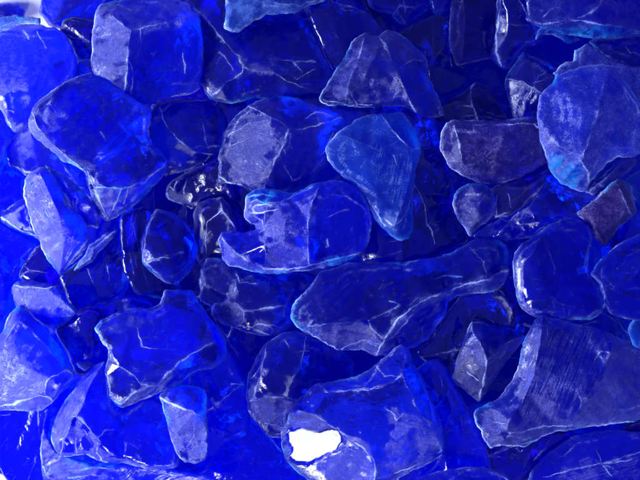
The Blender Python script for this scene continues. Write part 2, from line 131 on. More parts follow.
C('big folded blue chunk with a frosted underside ridge at the lower left', 'mid', .05, [(94,328),(101,320),(112,315),(124,311),(136,308),(150,308),(160,302),(165,290),(178,290),(192,291),(198,300),(208,316),(220,330),(227,342),(227,356),(218,366),(200,372),(182,384),(164,390),(148,398),(134,404),(122,408),(114,403),(108,396),(106,384),(104,372),(107,360),(108,350),(101,340)],
  R=[([(94,328),(102,338),(109,350),(112,362)],6,.75),([(104,368),(109,384),(112,398),(121,404)],10,.8),([(121,404),(136,392),(150,386),(164,378),(178,364),(192,354),(212,342)],15,.4),([(106,360),(120,366),(134,376),(142,386)],9,.2)],
  V=[([(138,328),(142,346),(150,348),(175,349)],.45),([(121,408),(138,402),(150,396),(160,394)],.7),([(96,326),(110,316),(136,309)],.35)],
  P=[([(95,330),(103,338),(112,362),(107,356),(99,338)],.5,3),([(121,404),(138,391),(154,384),(166,376),(190,357),(186,366),(172,380),(160,392),(138,402)],.42,3,-40),([(100,322),(130,312),(150,316),(135,330),(110,336)],.16,8)], edge=.3, T=30, dome=10, lift=3, cyan=[(96,322,112,332),(147,388,151,392)])
C('frosted tooth shaped chunk with a rounded bottom at the lower left', 'mid', .08, [(159,396),(166,387),(180,384),(196,386),(206,390),(207,400),(206,412),(208,428),(209,446),(206,460),(196,464),(184,462),(176,454),(171,440),(167,424),(163,408)],
  R=[([(160,398),(170,403),(182,408),(194,412),(205,418)],11,.75),([(205,418),(208,440),(206,460)],5,.5)], V=[([(194,424),(194,436),(188,446)],.5),([(166,388),(180,384),(205,389)],.35),([(202,420),(206,402),(216,394)],.25)],
  P=[([(162,402),(182,409),(203,418),(206,456),(190,460),(176,450),(168,426)],.36,5)], edge=.35, cyan=[(172,383,182,387)])
C('clear chunk with looping ridges and a frosted foot at the bottom centre', 'mid', .06, [(246,392),(248,376),(255,358),(266,343),(280,334),(294,330),(306,334),(322,342),(344,352),(354,362),(352,378),(334,386),(318,392),(306,404),(294,414),(292,434),(280,438),(268,437),(258,426),(249,412)],
  R=[([(267,342),(264,358),(260,376),(255,392),(250,402)],9,.5),([(306,336),(304,352),(298,370),(290,384),(282,396)],10,.45),([(252,400),(266,397),(282,397),(298,400)],12,.35),([(249,410),(262,428),(276,434),(290,432)],5,.6)],
  V=[([(286,342),(292,352),(306,350)],.4),([(266,424),(278,426),(290,430)],.7)],
  P=[([(251,402),(270,398),(300,402),(292,430),(272,428),(256,418)],.4,4),([(258,404),(266,405),(260,414),(256,412)],.1,1.5)], edge=.4, M=[[(257,409),(260,405),(267,404),(264,409),(258,414)]])
C('blue shield shaped chunk tapering to a point right of centre', 'azure', .12, [(325,150),(328,142),(338,132),(350,124),(362,117),(374,114),(388,112),(402,113),(408,121),(416,132),(421,143),(420,156),(416,170),(414,186),(412,205),(413,222),(413,232),(409,239),(401,241),(391,236),(382,228),(374,217),(367,204),(360,191),(352,182),(343,176),(333,167),(327,160)],
  R=[([(382,115),(390,127),(400,138),(412,150),(420,148)],11,.4),([(412,150),(411,170),(407,190),(400,210),(394,226)],12,.25),([(340,134),(360,142),(380,150),(400,140)],9,.08)],
  V=[([(393,156),(396,162)],.5),([(386,220),(394,226),(400,222),(408,212)],.5),([(358,186),(372,205),(384,225)],.4),([(410,196),(409,208)],.5)],
  P=[([(376,152),(408,156),(407,190),(400,208),(388,190),(378,172)],.17,8,100),([(384,212),(406,208),(400,228),(390,226)],.25,4),([(328,148),(345,132),(375,120),(372,140),(345,160)],.12,8)], edge=.4, lift=3, dome=9, sl=(-.16,0))
C('small faceted crystal with a pale pyramid ridge below the long veined chunk', 'deep', .15, [(452,377),(456,362),(461,348),(466,334),(471,321),(482,322),(494,325),(508,327),(522,331),(527,337),(520,346),(510,357),(500,370),(490,386),(479,402),(468,394),(458,386)],
  R=[([(479,341),(484,352),(487,362),(484,380),(479,400)],14,.6),([(479,341),(472,330),(471,322)],10,.2),([(487,362),(500,348),(524,334)],11,.4)], V=[([(471,322),(495,326),(524,333)],.35),([(468,372),(478,380)],.6)],
  P=[([(488,350),(522,334),(502,362),(482,396),(486,370)],.26,5),([(478,342),(486,352),(486,364),(478,360)],.35,4),([(454,376),(470,380),(478,398),(466,392)],.35,4)], edge=.3)
C('blue chunk with star shaped scratches at the bottom edge on the right', 'bright', .1, [(526,500),(527,482),(532,470),(542,458),(556,446),(572,437),(590,432),(612,430),(640,432),(668,436),(668,500)], V=[([(545,477),(570,470),(600,464),(632,460)],.6),([(597,452),(602,464),(612,476)],.5),([(615,470),(600,464),(590,456)],.3),([(602,464),(640,452)],.4)], P=[([(560,478),(600,460),(640,458),(640,480),(590,484)],.3,10,-15)], edge=.35, dome=14)
C('small blue chunk with a speckled top edge at the bottom edge', 'bright', .12, [(406,500),(414,482),(428,474),(446,469),(464,467),(484,467),(498,470),(508,477),(520,490),(524,500)], V=[([(488,470),(500,474),(510,482)],.5)], edge=.45, dome=9)
C('long wavy chunk with a dusty white vein running along it', 'mid', .06, [(290,318),(291,306),(298,297),(307,289),(315,280),(320,272),(333,268),(350,262),(370,264),(388,262),(404,263),(420,259),(438,257),(450,253),(464,246),(476,239),(488,237),(499,240),(507,246),(509,258),(510,270),(505,282),(496,291),(488,294),(474,293),(458,296),(449,302),(446,312),(438,326),(428,340),(416,346),(404,350),(390,356),(376,357),(362,350),(350,350),(338,351),(324,343),(308,334),(296,327)],
  R=[([(376,356),(382,344),(388,334),(396,322),(406,312),(418,304),(430,297),(442,293),(455,289),(466,284),(484,280),(508,270)],16,1.1),([(298,328),(320,325),(345,322),(368,320),(385,313),(400,306),(418,304)],12,.3),([(366,320),(374,332),(384,340)],13,.5)],
  V=[([(392,302),(405,305),(412,310)],.5),([(429,281),(445,276),(462,277)],.6),([(380,346),(396,334),(406,322),(412,314)],.5),([(362,348),(370,340),(380,344)],.6),([(470,248),(484,262),(486,275)],.3),([(340,350),(352,344),(366,340),(372,345)],.6),([(390,262),(405,265),(420,259)],.5),([(293,322),(310,334),(338,350)],.7)],
  P=[([(292,322),(320,326),(366,321),(385,338),(376,355),(362,348),(338,350),(312,336)],.26,5),([(396,322),(430,296),(470,282),(508,270),(506,282),(494,292),(460,292),(440,298),(412,312),(384,344)],.36,4),([(360,340),(374,342),(378,354),(366,350)],.45,3),([(486,240),(506,248),(508,262),(486,268)],.16,6),([(292,304),(312,282),(330,290),(330,320),(300,324)],.08,10)], edge=.4, T=26, lift=3, dome=8, rip=1, cyan=[(288,300,330,330),(385,298,412,309),(422,272,466,285),(490,238,512,262)])
C('bright centre chunk with a cyan knob, a frosted middle face and a pale lower rim', 'bright', .03, [(245,208),(246,197),(251,192),(262,188),(276,190),(290,193),(302,189),(312,184),(322,181),(334,180),(346,183),(358,188),(364,197),(369,208),(372,222),(371,236),(368,246),(363,254),(352,261),(338,265),(322,268),(305,271),(288,273),(268,274),(255,272),(240,268),(228,266),(222,258),(221,248),(217,240),(221,233),(232,230),(243,231),(251,231),(256,229),(255,225),(249,223),(246,219),(244,214)],
  R=[([(222,238),(230,247),(240,256),(252,264),(264,269)],10,.65),([(264,269),(285,269),(305,267),(325,262),(345,257),(364,252)],10,.8),([(322,182),(316,194),(311,206),(308,222),(308,240),(309,264)],16,.6),([(265,214),(264,235),(266,255),(264,268)],13,.15),([(248,208),(262,204),(276,202),(290,198),(312,186)],12,.6),([(318,200),(334,194),(350,197),(365,208)],11,.12),([(254,216),(262,220),(264,232)],8,.3)],
  V=[([(247,198),(262,194),(276,197)],.8),([(250,212),(262,213),(274,210)],1),([(246,204),(256,200),(270,205)],.7),([(252,209),(254,212)],1),([(327,241),(327.5,245)],1.0),([(330,216),(340,212),(350,209)],.3),([(366,200),(371,225),(368,244)],.4)],  # the short upright stroke is a painted white glint
  P=[([(264,214),(284,204),(300,198),(320,186),(316,200),(312,214),(311,236),(310,262),(284,268),(268,266),(265,240)],.24,5),([(246,200),(274,194),(276,212),(254,214)],.4,5),([(222,240),(240,256),(264,270),(240,268),(224,262)],.4,4),([(266,270),(310,267),(362,252),(364,254),(350,262),(310,271),(272,274)],.6,2)], edge=.45, T=26, lift=4, dome=9, cyan=[(248,190,282,203,1),(325,257,368,268,1)])
C('heavily striated chunk with a smooth lavender grey right face', 'mid', .1, [(473,413),(478,407),(488,403),(500,396),(509,384),(516,372),(520,358),(523,344),(529,332),(536,320),(543,315),(552,319),(566,321),(580,326),(596,328),(610,333),(624,340),(640,350),(668,362),(668,412),(650,416),(636,422),(622,422),(606,424),(590,427),(574,430),(558,432),(545,436),(536,441),(524,447),(510,446),(500,446),(490,449),(484,440),(481,430),(475,422)],
  R=[([(614,336),(611,352),(604,366),(596,382),(586,398),(578,414),(570,428)],15,.2),([(543,316),(540,345),(534,375),(524,400),(510,420),(505,440)],14,.1),([(484,440),(500,432),(520,432),(545,426),(570,427)],8,.4)],
  V=[([(610,352),(600,352),(594,362),(596,372),(590,384)],.5),([(596,372),(584,374),(580,386),(590,390)],.5),([(578,392),(582,404),(576,414)],.6),([(600,356),(606,364)],.6),([(488,448),(500,446),(518,446),(535,440),(548,434),(580,430),(610,424),(634,422)],.9),([(535,326),(546,326),(548,335)],.5),([(545,318),(560,330),(572,342)],.4),([(488,420),(504,424)],.4)],
  P=[([(612,338),(668,362),(668,412),(634,420),(572,428),(590,394),(606,364)],.5,1.5),([(545,320),(612,336),(604,362),(584,395),(556,420),(520,425),(512,400),(530,360),(540,325)],.30,8,112),([(478,412),(505,400),(508,425),(530,432),(556,428),(530,444),(490,446)],.28,5)], edge=.5, T=30, lift=3, dome=8, cyan=[(500,400,530,414),(474,404,492,410)])
C('chunk with a blazing white reflection on its lower left facet', 'mid', .05, [(280,438),(281,430),(287,420),(292,408),(300,398),(310,388),(318,383),(334,381),(350,378),(364,372),(376,364),(386,356),(394,348),(402,345),(410,350),(412,362),(420,374),(428,390),(436,408),(442,425),(445,442),(443,454),(430,463),(414,470),(400,478),(392,486),(385,500),(336,500),(318,486),(300,474),(286,462),(282,450)],
  R=[([(318,384),(328,392),(352,390),(372,388),(390,382),(402,374)],13,.3),([(402,374),(408,388),(415,404),(424,418),(442,430)],13,.45),([(402,374),(406,360),(404,347)],9,.2),([(298,410),(312,414),(326,422),(340,432),(352,440),(364,449),(373,460),(376,472),(374,488)],15,.45)],
  V=[([(352,390),(375,389),(392,382),(403,375)],.4),([(358,410),(364,406),(370,408)],.3),([(385,408),(392,412),(396,420),(404,414)],.35),([(378,478),(400,472),(424,462),(442,450)],.45),([(376,366),(384,376),(398,376)],.35)],
  P=[([(390,412),(414,414),(442,434),(443,450),(424,464),(400,474),(382,486),(372,476),(384,450),(398,434)],.3,6),([(290,412),(312,414),(342,434),(348,446),(320,462),(286,456),(282,436)],.22,4),([(318,462),(345,446),(366,454),(375,472),(372,490),(330,490)],.34,5)], edge=.4, T=30, dome=8, cyan=[(282,440,292,452)],
  M=[[(284,434),(288,427),(297,425),(310,428),(320,430),(329,426),(338,428),(345,437),(346,444),(340,450),(329,455),(318,461),(305,466),(293,464),(286,456),(290,450),(283,442)],[(322,457),(334,451),(348,447),(346,452),(333,458),(322,461)],[(357,474),(361,470),(368,471),(370,476),(363,479)]])
C('tall frosted violet shield shaped chunk at the left', 'bright', .12, [(23,190),(24,180),(29,173),(38,167),(46,168),(54,176),(60,186),(66,196),(67,206),(73,210),(80,216),(86,224),(89,236),(88,244),(82,254),(72,264),(60,276),(52,266),(44,254),(38,240),(32,226),(27,210)],
  R=[([(38,168),(48,190),(58,212),(64,240),(60,274)],9,.08),([(88,240),(80,250),(70,262),(61,273)],4,.85),([(64,200),(67,206),(72,210)],5,1.0)], V=[([(46,212),(56,228)],.4),([(24,190),(30,214),(42,244)],.35),([(75,226),(72,244),(66,258)],.4),([(78,242),(70,254),(66,262)],.6)],  # short full-strength ridge: its white is a painted glint
  P=[([(28,178),(46,172),(60,196),(84,228),(84,248),(60,272),(40,236),(28,205)],.17,8)], edge=.5, T=12, lift=4, cyan=[(28,182,36,192),(42,208,54,226),(66,180,80,192)])
EXPO = 0.0
WL, WR = .90, .18
MSX, MSY = .22, -.34
LS, LP = .17, 2.6
LAMPS = [
 ('window_light', (-.75, -.12, .32), (-.08, 0, .03), .40, 15, (.72, .80, 1.), .30),
]

# ------------------------------------------------------------------ scene
sc = bpy.context.scene
COL = sc.collection
GS = 2
GX0, GY0, GX1, GY1 = -60, -200, 860, 690
NX, NY = (GX1-GX0)//GS+1, (GY1-GY0)//GS+1

def world(px, py, z):
    k = (HC - z)/F
    return ((px-320)*k*U, (240-py)*k*U, z*U)

# ------------------------------------------------------------------ materials
def nd(nt, t, **kw):
    n = nt.nodes.new(t)
    for k, v in kw.items(): setattr(n, k, v)
    return n

def glass_mat(name, tint, body, milk, frost_haze_col, rough):
    m = bpy.data.materials.new(name); m.use_nodes = True
    nt = m.node_tree; nt.nodes.clear(); L = nt.links.new
    def math_(op, a, b=None, clamp=False):
        n = nd(nt, 'ShaderNodeMath', operation=op); n.use_clamp = clamp
        for i, s in enumerate((a, b)):
            if s is None: continue
            if isinstance(s, (int, float)): n.inputs[i].default_value = s
            else: L(s, n.inputs[i])
        return n.outputs[0]
    tc = nd(nt, 'ShaderNodeTexCoord').outputs['Object']
    oi = nd(nt, 'ShaderNodeObjectInfo')
    off = nd(nt, 'ShaderNodeVectorMath', operation='ADD'); L(tc, off.inputs[0])
    sv = nd(nt, 'ShaderNodeVectorMath', operation='SCALE'); cx = nd(nt, 'ShaderNodeCombineXYZ')
    L(oi.outputs['Random'], cx.inputs[0]); L(oi.outputs['Random'], cx.inputs[1]); L(cx.outputs[0], sv.inputs[0]); sv.inputs['Scale'].default_value = 3.0
    L(sv.outputs[0], off.inputs[1]); co = off.outputs[0]
    def noi(scale, detail=3, rough_=.6, dist=0):
        n = nd(nt, 'ShaderNodeTexNoise'); n.inputs['Scale'].default_value = scale; n.inputs['Detail'].default_value = detail
        n.inputs['Roughness'].default_value = rough_; n.inputs['Distortion'].default_value = dist
        L(co, n.inputs['Vector']); return n.outputs['Fac']
    def ramp(src, a, b, lo=0., hi=1.):
        n = nd(nt, 'ShaderNodeMapRange'); n.clamp = True
        n.inputs[1].default_value = a; n.inputs[2].default_value = b; n.inputs[3].default_value = lo; n.inputs[4].default_value = hi
        L(src, n.inputs[0]); return n.outputs[0]
    def attr(a):
        n = nd(nt, 'ShaderNodeAttribute'); n.attribute_name = a; return n.outputs['Fac']
    fr, du, cy0 = attr('frost_haze'), attr('dust'), attr('thin')  # thin: cyan light through chipped edges, painted as colour
    nf = noi(2300, 4, .75); nm = noi(240, 4, .62, .6); nb = noi(70, 2, .5)
    cy = math_('MULTIPLY', cy0, ramp(nm, .4, .58, .15, 1.), True)
    # frosted skin, reflected haze painted in with it: patchy at two scales with tiny pits
    patch = math_('MULTIPLY', math_('MULTIPLY', ramp(nm, .36, .62, .45, 1.4), ramp(nf, .40, .62, .25, 1.75)), ramp(noi(600, 3, .6), .35, .62, .55, 1.3))
    fmask = math_('MULTIPLY', math_('SUBTRACT', fr, .055, True), patch)
    cs = nd(nt, 'ShaderNodeCombineXYZ'); L(math_('MULTIPLY', attr('across'), .62), cs.inputs[0]); L(math_('MULTIPLY', attr('along'), .035), cs.inputs[1])
    ns = nd(nt, 'ShaderNodeTexNoise'); ns.inputs['Scale'].default_value = 1; ns.inputs['Detail'].default_value = 4; ns.inputs['Roughness'].default_value = .65; L(cs.outputs[0], ns.inputs['Vector'])
    stm = math_('ADD', 1., math_('MULTIPLY', attr('streak'), ramp(ns.outputs['Fac'], .42, .62, -.92, 1.3)))
    fmask = math_('MULTIPLY', math_('MULTIPLY', fmask, stm), .78)
    # crushed white powder on edges and ridges: broken up
    dn = math_('MULTIPLY', ramp(nf, .36, .6, .3, 1.5), ramp(nm, .36, .58, .45, 1.3))
    dmask = math_('MULTIPLY', math_('MULTIPLY', du, dn), ramp(nb, .35, .6, .5, 1.35))
    # loose specks of glass dust everywhere
    vo = nd(nt, 'ShaderNodeTexVoronoi'); vo.inputs['Scale'].default_value = 420; L(co, vo.inputs['Vector'])
    sp = ramp(vo.outputs['Distance'], .03, .12, .4, 0.)
    sp = math_('MULTIPLY', sp, ramp(nm, .5, .62, 0., 1.))
    # fine scratches
    rt = nd(nt, 'ShaderNodeVectorRotate', rotation_type='Z_AXIS'); L(co, rt.inputs['Vector']); L(math_('MULTIPLY', oi.outputs['Random'], 37.0), rt.inputs['Angle'])
    ws = nd(nt, 'ShaderNodeMapping'); L(rt.outputs[0], ws.inputs['Vector']); ws.inputs['Scale'].default_value = (1, .06, 1)
    n4 = nd(nt, 'ShaderNodeTexNoise'); n4.inputs['Scale'].default_value = 1500; n4.inputs['Detail'].default_value = 1; L(ws.outputs[0], n4.inputs['Vector'])
    scr = math_('MULTIPLY', ramp(n4.outputs['Fac'], .64, .74, 0., .3), ramp(nm, .5, .6, 0., 1.))
    # hairline cracks: two warped cell networks, each showing only here and there
    def cracks(scale, width, lo, hi, amt, msk):
        wp = nd(nt, 'ShaderNodeTexNoise'); wp.inputs['Scale'].default_value = scale*.9; wp.inputs['Detail'].default_value = 3; L(co, wp.inputs['Vector'])
        w1 = nd(nt, 'ShaderNodeVectorMath', operation='SCALE'); L(wp.outputs['Color'], w1.inputs[0]); w1.inputs['Scale'].default_value = .7/scale
        w2 = nd(nt, 'ShaderNodeVectorMath', operation='ADD'); L(co, w2.inputs[0]); L(w1.outputs[0], w2.inputs[1])
        v = nd(nt, 'ShaderNodeTexVoronoi', feature='DISTANCE_TO_EDGE'); v.inputs['Scale'].default_value = scale; L(w2.outputs[0], v.inputs['Vector'])
        return math_('MULTIPLY', ramp(v.outputs['Distance'], 0., width, amt, 0.), ramp(msk, lo, hi, 0., 1.))
    ck = math_('ADD', cracks(70, .010, .54, .64, .07, nb), cracks(260, .05, .54, .64, .14, nm))
    tot = math_('ADD', math_('ADD', fmask, dmask), math_('ADD', math_('ADD', sp, ck), scr))
    tot = math_('MULTIPLY', math_('MINIMUM', tot, .93), math_('SUBTRACT', 1., attr('polish'), True))
    # colours
    def mixc(f, a, b):
        n = nd(nt, 'ShaderNodeMix', data_type='RGBA'); L(f, n.inputs[0])
        for i, c in ((6, a), (7, b)):
            if isinstance(c, tuple): n.inputs[i].default_value = (*c, 1)
            else: L(c, n.inputs[i])
        return n.outputs[2]
    gcol = mixc(cy, tint, (.0, .42, 1.))  # painted cyan highlights tint the glass
    bcol = mixc(cy, body, (.0, .30, .95))
    # bump
    h = math_('ADD', math_('MULTIPLY', noi(170, 3, .55), 1.0), math_('MULTIPLY', math_('MULTIPLY', nf, math_('ADD', fmask, math_('ADD', dmask, .02))), 1.2))
    bu = nd(nt, 'ShaderNodeBump'); bu.inputs['Strength'].default_value = .4; bu.inputs['Distance'].default_value = .0008; L(h, bu.inputs['Height']); L(math_('SUBTRACT', .4, math_('MULTIPLY', attr('polish'), .34)), bu.inputs['Strength'])
    g = nd(nt, 'ShaderNodeBsdfPrincipled'); L(gcol, g.inputs['Base Color']); g.inputs['IOR'].default_value = 1.5
    g.inputs['Transmission Weight'].default_value = 1
    L(math_('ADD', math_('MULTIPLY', math_('MULTIPLY', fr, .35), math_('SUBTRACT', 1., attr('polish'), True)), rough, True), g.inputs['Roughness']); L(bu.outputs[0], g.inputs['Normal'])
    df = nd(nt, 'ShaderNodeBsdfDiffuse'); L(bcol, df.inputs['Color']); L(bu.outputs[0], df.inputs['Normal'])
    tr = nd(nt, 'ShaderNodeBsdfTranslucent'); L(bcol, tr.inputs['Color'])
    ms = nd(nt, 'ShaderNodeMixShader'); ms.inputs[0].default_value = .5; L(df.outputs[0], ms.inputs[1]); L(tr.outputs[0], ms.inputs[2])
    m1 = nd(nt, 'ShaderNodeMixShader'); L(math_('ADD', math_('MULTIPLY', cy, .3), milk, True), m1.inputs[0]); L(g.outputs[0], m1.inputs[1]); L(ms.outputs[0], m1.inputs[2])
    wd = nd(nt, 'ShaderNodeBsdfDiffuse'); wd.inputs['Color'].default_value = (*frost_haze_col, 1); L(bu.outputs[0], wd.inputs['Normal'])
    L(mixc(math_('MULTIPLY', cy, .8, True), mixc(math_('MULTIPLY', math_('ADD', dmask, ck), 1.0, True), frost_haze_col, (.52, .66, 1.0)), (.03, .55, 1.)), wd.inputs['Color'])
    m2 = nd(nt, 'ShaderNodeMixShader'); L(tot, m2.inputs[0]); L(m1.outputs[0], m2.inputs[1]); L(wd.outputs[0], m2.inputs[2])
    out = nd(nt, 'ShaderNodeOutputMaterial'); L(m2.outputs[0], out.inputs['Surface'])
    return m

MATS = {
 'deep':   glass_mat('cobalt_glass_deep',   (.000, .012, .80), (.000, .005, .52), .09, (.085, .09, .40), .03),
 'mid':    glass_mat('cobalt_glass',        (.000, .020, .94), (.000, .012, .82), .085, (.105, .12, .52), .03),
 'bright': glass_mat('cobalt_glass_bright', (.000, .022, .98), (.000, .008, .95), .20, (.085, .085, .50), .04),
 'azure':  glass_mat('azure_glass',         (.000, .150, .95), (.000, .085, .85), .20, (.09, .22, .66), .06),
 'pale':   glass_mat('pale_cobalt_glass',   (.000, .050, .95), (.000, .030, .85), .22, (.19, .23, .70), .05),
 'indigo': glass_mat('violet_blue_glass',   (.012, .001, .68), (.010, .000, .38), .10, (.115, .085, .40), .03),
 'smoke':  glass_mat('smoky_violet_glass',  (.030, .010, .60), (.03, .01, .36), .18, (.19, .13, .42), .05),
}

# ------------------------------------------------------------------ 2-D helpers
def chaikin(p, r=.09):
    n = len(p); q = []
    for i in range(n):
        a, b = np.array(p[i], float), np.array(p[(i+1) % n], float)
        q += [a*(1-r)+b*r, a*r+b*(1-r)]
    return np.array(q)

def resample(p, step, closed):
    p = [np.array(a, float) for a in p]
    if closed: p = p+[p[0]]
    out = []
    for a, b in zip(p[:-1], p[1:]):
        L = np.linalg.norm(b-a); k = max(1, int(round(L/step)))
        for j in range(k): out.append(a+(b-a)*j/k)
    if not closed: out.append(p[-1])
    return np.array(out)

def inside(pts, poly):
    x, y = pts[:, 0], pts[:, 1]; c = np.zeros(len(pts), bool)
    n = len(poly)
    for i in range(n):
        x1, y1 = poly[i]; x2, y2 = poly[(i+1) % n]
        if y1 == y2: continue
        m = ((y1 > y) != (y2 > y)) & (x < (x2-x1)*(y-y1)/(y2-y1)+x1)
        c ^= m
    return c

def segdist(pts, line, closed=False):
    line = np.asarray(line, float)
    A = line if closed else line[:-1]; B = np.roll(line, -1, 0) if closed else line[1:]
    d = np.full(len(pts), 1e9)
    for a, b in zip(A, B):
        ab = b-a; l2 = max(ab@ab, 1e-9)
        t = np.clip(((pts-a)@ab)/l2, 0, 1)
        q = a+t[:, None]*ab
        d = np.minimum(d, np.hypot(*(pts-q).T))
    return d

def nz(x, y, s, seed): return noise.noise(Vector((x*s, y*s, seed)))

TOP = np.zeros((NY, NX))                       # height map of the heap so far, in pixel units
gxs, gys = np.meshgrid(np.arange(NX)*GS+GX0, np.arange(NY)*GS+GY0)
GRID = np.stack([gxs.ravel(), gys.ravel()], 1).astype(float)

def build(ch, idx):
    rnd = random.Random(idx*17+5)
    seed = idx*3.7
    out = chaikin(ch['out'])
    ob = resample(out, 2.0, True)
    # chipped, slightly irregular silhouette
    amp = .5+.9*ch['edge']
    c0 = ob.mean(0)
    tang = np.roll(ob, -1, 0)-np.roll(ob, 1, 0); nrm = np.stack([tang[:, 1], -tang[:, 0]], 1); nrm /= np.maximum(np.linalg.norm(nrm, axis=1), 1e-6)[:, None]
    jit = np.array([nz(p[0], p[1], .055, seed)*1.3+nz(p[0], p[1], .14, seed)*1.3+nz(p[0], p[1], .42, seed)*.9 for p in ob])*amp
    ob = ob+nrm*jit[:, None]
    x0, y0 = ob.min(0); x1, y1 = ob.max(0)
    # ridge / vein polylines
    ridges = [(resample(r[0], 1.8, False), r[1], r[2], r[0]) for r in ch['R']]
    veins = [(resample(v[0], 1.8, False), v[1]) for v in ch['V']]
    if len(ch['R'])+len(ch['V']) < 3:
        for _ in range(4 if not ch['R'] and not ch['V'] else 2):
            q0 = ob[rnd.randrange(len(ob))]; q1 = c0+(ob[rnd.randrange(len(ob))]-c0)*rnd.uniform(.1, .9)
            mq = (q0+q1)/2+np.array([rnd.uniform(-.12, .12), rnd.uniform(-.12, .12)])*np.linalg.norm(q1-q0)
            veins.append((resample([q0, mq, q1], 1.8, False), rnd.uniform(.10, .26)))
    def jl(line, s):
        return np.array([(p[0]+nz(p[0], p[1], .13, s)*1.5+nz(p[0], p[1], .5, s)*.5, p[1]+nz(p[1], p[0], .13, s+9)*1.5+nz(p[1], p[0], .5, s+9)*.5) for p in line])
    ridges = [(jl(l, seed+i), h, s, o) for i, (l, h, s, o) in enumerate(ridges)]
    veins = [(jl(l, seed+i+20), s) for i, (l, s) in enumerate(veins)]
    # coarse facet heights
    cp = [tuple(p) for p in out]; ch_h = [0.]*len(cp); ce = [(i, (i+1) % len(cp)) for i in range(len(cp))]
    for line, h, s, o in ridges:
        o2 = resample(o, 9, False); ins = inside(o2, out); dd = segdist(o2, out, True); prev = None
        for p, i_, d in zip(o2, ins, dd):
            if not i_ or d < 1.0: prev = None; continue
            cp.append(tuple(p)); ch_h.append(h*min(1., (d+2)/16.)); k = len(cp)-1
            if prev is not None: ce.append((prev, k))
            prev = k
    if not ridges or all(h < 2 for _, h, _, _ in ridges):
        pass
    V2, E2, F2, ov, _, _ = delaunay_2d_cdt([Vector(p) for p in cp], ce, [], 0, 1e-4)
    hv = []
    for o in ov: hv.append(max([ch_h[k] for k in o]) if o else 0.)
    CV = np.array([tuple(v) for v in V2]); CH_ = np.array(hv)
    def facet_h(pts):
        h = np.zeros(len(pts))
        for f in F2:
            a, b, c = (CV[i] for i in f[:3]); den = (b[1]-c[1])*(a[0]-c[0])+(c[0]-b[0])*(a[1]-c[1])
            if abs(den) < 1e-9: continue
            l1 = ((b[1]-c[1])*(pts[:, 0]-c[0])+(c[0]-b[0])*(pts[:, 1]-c[1]))/den
            l2 = ((c[1]-a[1])*(pts[:, 0]-c[0])+(a[0]-c[0])*(pts[:, 1]-c[1]))/den
            l3 = 1-l1-l2; m = (l1 >= -1e-6) & (l2 >= -1e-6) & (l3 >= -1e-6)
            h = np.where(m, l1*CH_[f[0]]+l2*CH_[f[1]]+l3*CH_[f[2]], h)
        return h
    size = math.sqrt(abs((x1-x0)*(y1-y0)))
    T = ch['T'] or max(7., .24*size)
    # random broad planes cut the plain domes and the underside into facets
    tp = [(rnd.uniform(.9, 1.5), rnd.uniform(0, 6.28), rnd.uniform(.10, .46)) for _ in range(6)]
    ra = rnd.uniform(0, 6.28); rc = (c0[0]+math.cos(ra)*size*.6, c0[1]+math.sin(ra)*size*.6); rw = rnd.uniform(.42, .75)
    bp = [(rnd.uniform(.7, 1.15), rnd.uniform(0, 6.28), rnd.uniform(.15, .6)) for _ in range(6)]
    D = ch['dome']
    def bevel(pts): return np.array([max(2.6, 7.5+11*nz(p[0], p[1], .032, seed+41)) for p in pts])
    def top_h(pts, d):
        base = np.full(len(pts), 1e9)
        for a, th, s in tp:
            base = np.minimum(base, D*a+s*((pts[:, 0]-c0[0])*math.cos(th)+(pts[:, 1]-c0[1])*math.sin(th)) * (.6 if ridges else 1.))
        bw = bevel(pts); rim = D*1.1*np.minimum(1.6, .32*(1-np.exp(-d/.8))+.68*d/bw)
        dome = np.minimum(rim, np.maximum(base, D*.35))
        dome = np.minimum(dome, rim)
        n = np.array([nz(p[0], p[1], .035, seed+3)*1.3+nz(p[0], p[1], .12, seed+5)*.35 for p in pts])
        edgef = np.minimum(1, d/5.)
        r = dome+facet_h(pts)*1.0+n*.6*edgef
        rd = np.hypot(pts[:, 0]-rc[0], pts[:, 1]-rc[1])
        r += np.sin(rd*rw+n*1.5)*.30*np.clip(1.15-rd/(size*.75), 0, 1)*edgef
        if ch['rip']:
            ph = (pts[:, 0]*.6+pts[:, 1]*.8)*.55+np.array([nz(p[0], p[1], .03, seed+8) for p in pts])*7
            r += np.sin(ph)*.35*ch['rip']*edgef
        return r
    def bot_h(pts, d):
        b = np.full(len(pts), T)
        for a, th, s in bp:
            b = np.minimum(b, T*a+s*((pts[:, 0]-c0[0])*math.cos(th)+(pts[:, 1]-c0[1])*math.sin(th)))
        b = np.maximum(b, T*.3)
        return -np.minimum(b, d*1.1)
    # --- points: global grid inside, denser rows along the lines
    sel = np.where((GRID[:, 0] > x0) & (GRID[:, 0] < x1) & (GRID[:, 1] > y0) & (GRID[:, 1] < y1))[0]
    sel = sel[inside(GRID[sel], ob)]; gp = GRID[sel]; gd = segdist(gp, ob, True)
    gt, gb = top_h(gp, gd), bot_h(gp, gd)
    # settle: tilt with what lies beneath, then drop until it touches
    below = TOP.ravel()[sel]
    A = np.stack([gp[:, 0]-c0[0], gp[:, 1]-c0[1], np.ones(len(gp))], 1)
    sol = np.linalg.lstsq(A, below, rcond=None)[0]
    lim = .22
    if ch['sl']: sx, sy = ch['sl']
    else: sx, sy = np.clip(sol[0], -lim, lim), np.clip(sol[1], -lim, lim)
    def plane(pts): return sx*(pts[:, 0]-c0[0])+sy*(pts[:, 1]-c0[1])
    gap = below-(gb+plane(gp)); z0 = np.percentile(gap, 100)+.3
    z0 = max(z0, -((gb+plane(gp)).min())+.2)
    tt = TOP.ravel(); tt[sel] = np.maximum(tt[sel], gt+plane(gp)+z0)
    ch['z0'] = z0; ch['c0'] = c0
    # --- top mesh
    lines = [l for l, *_ in ridges]+[l for l, _ in veins]
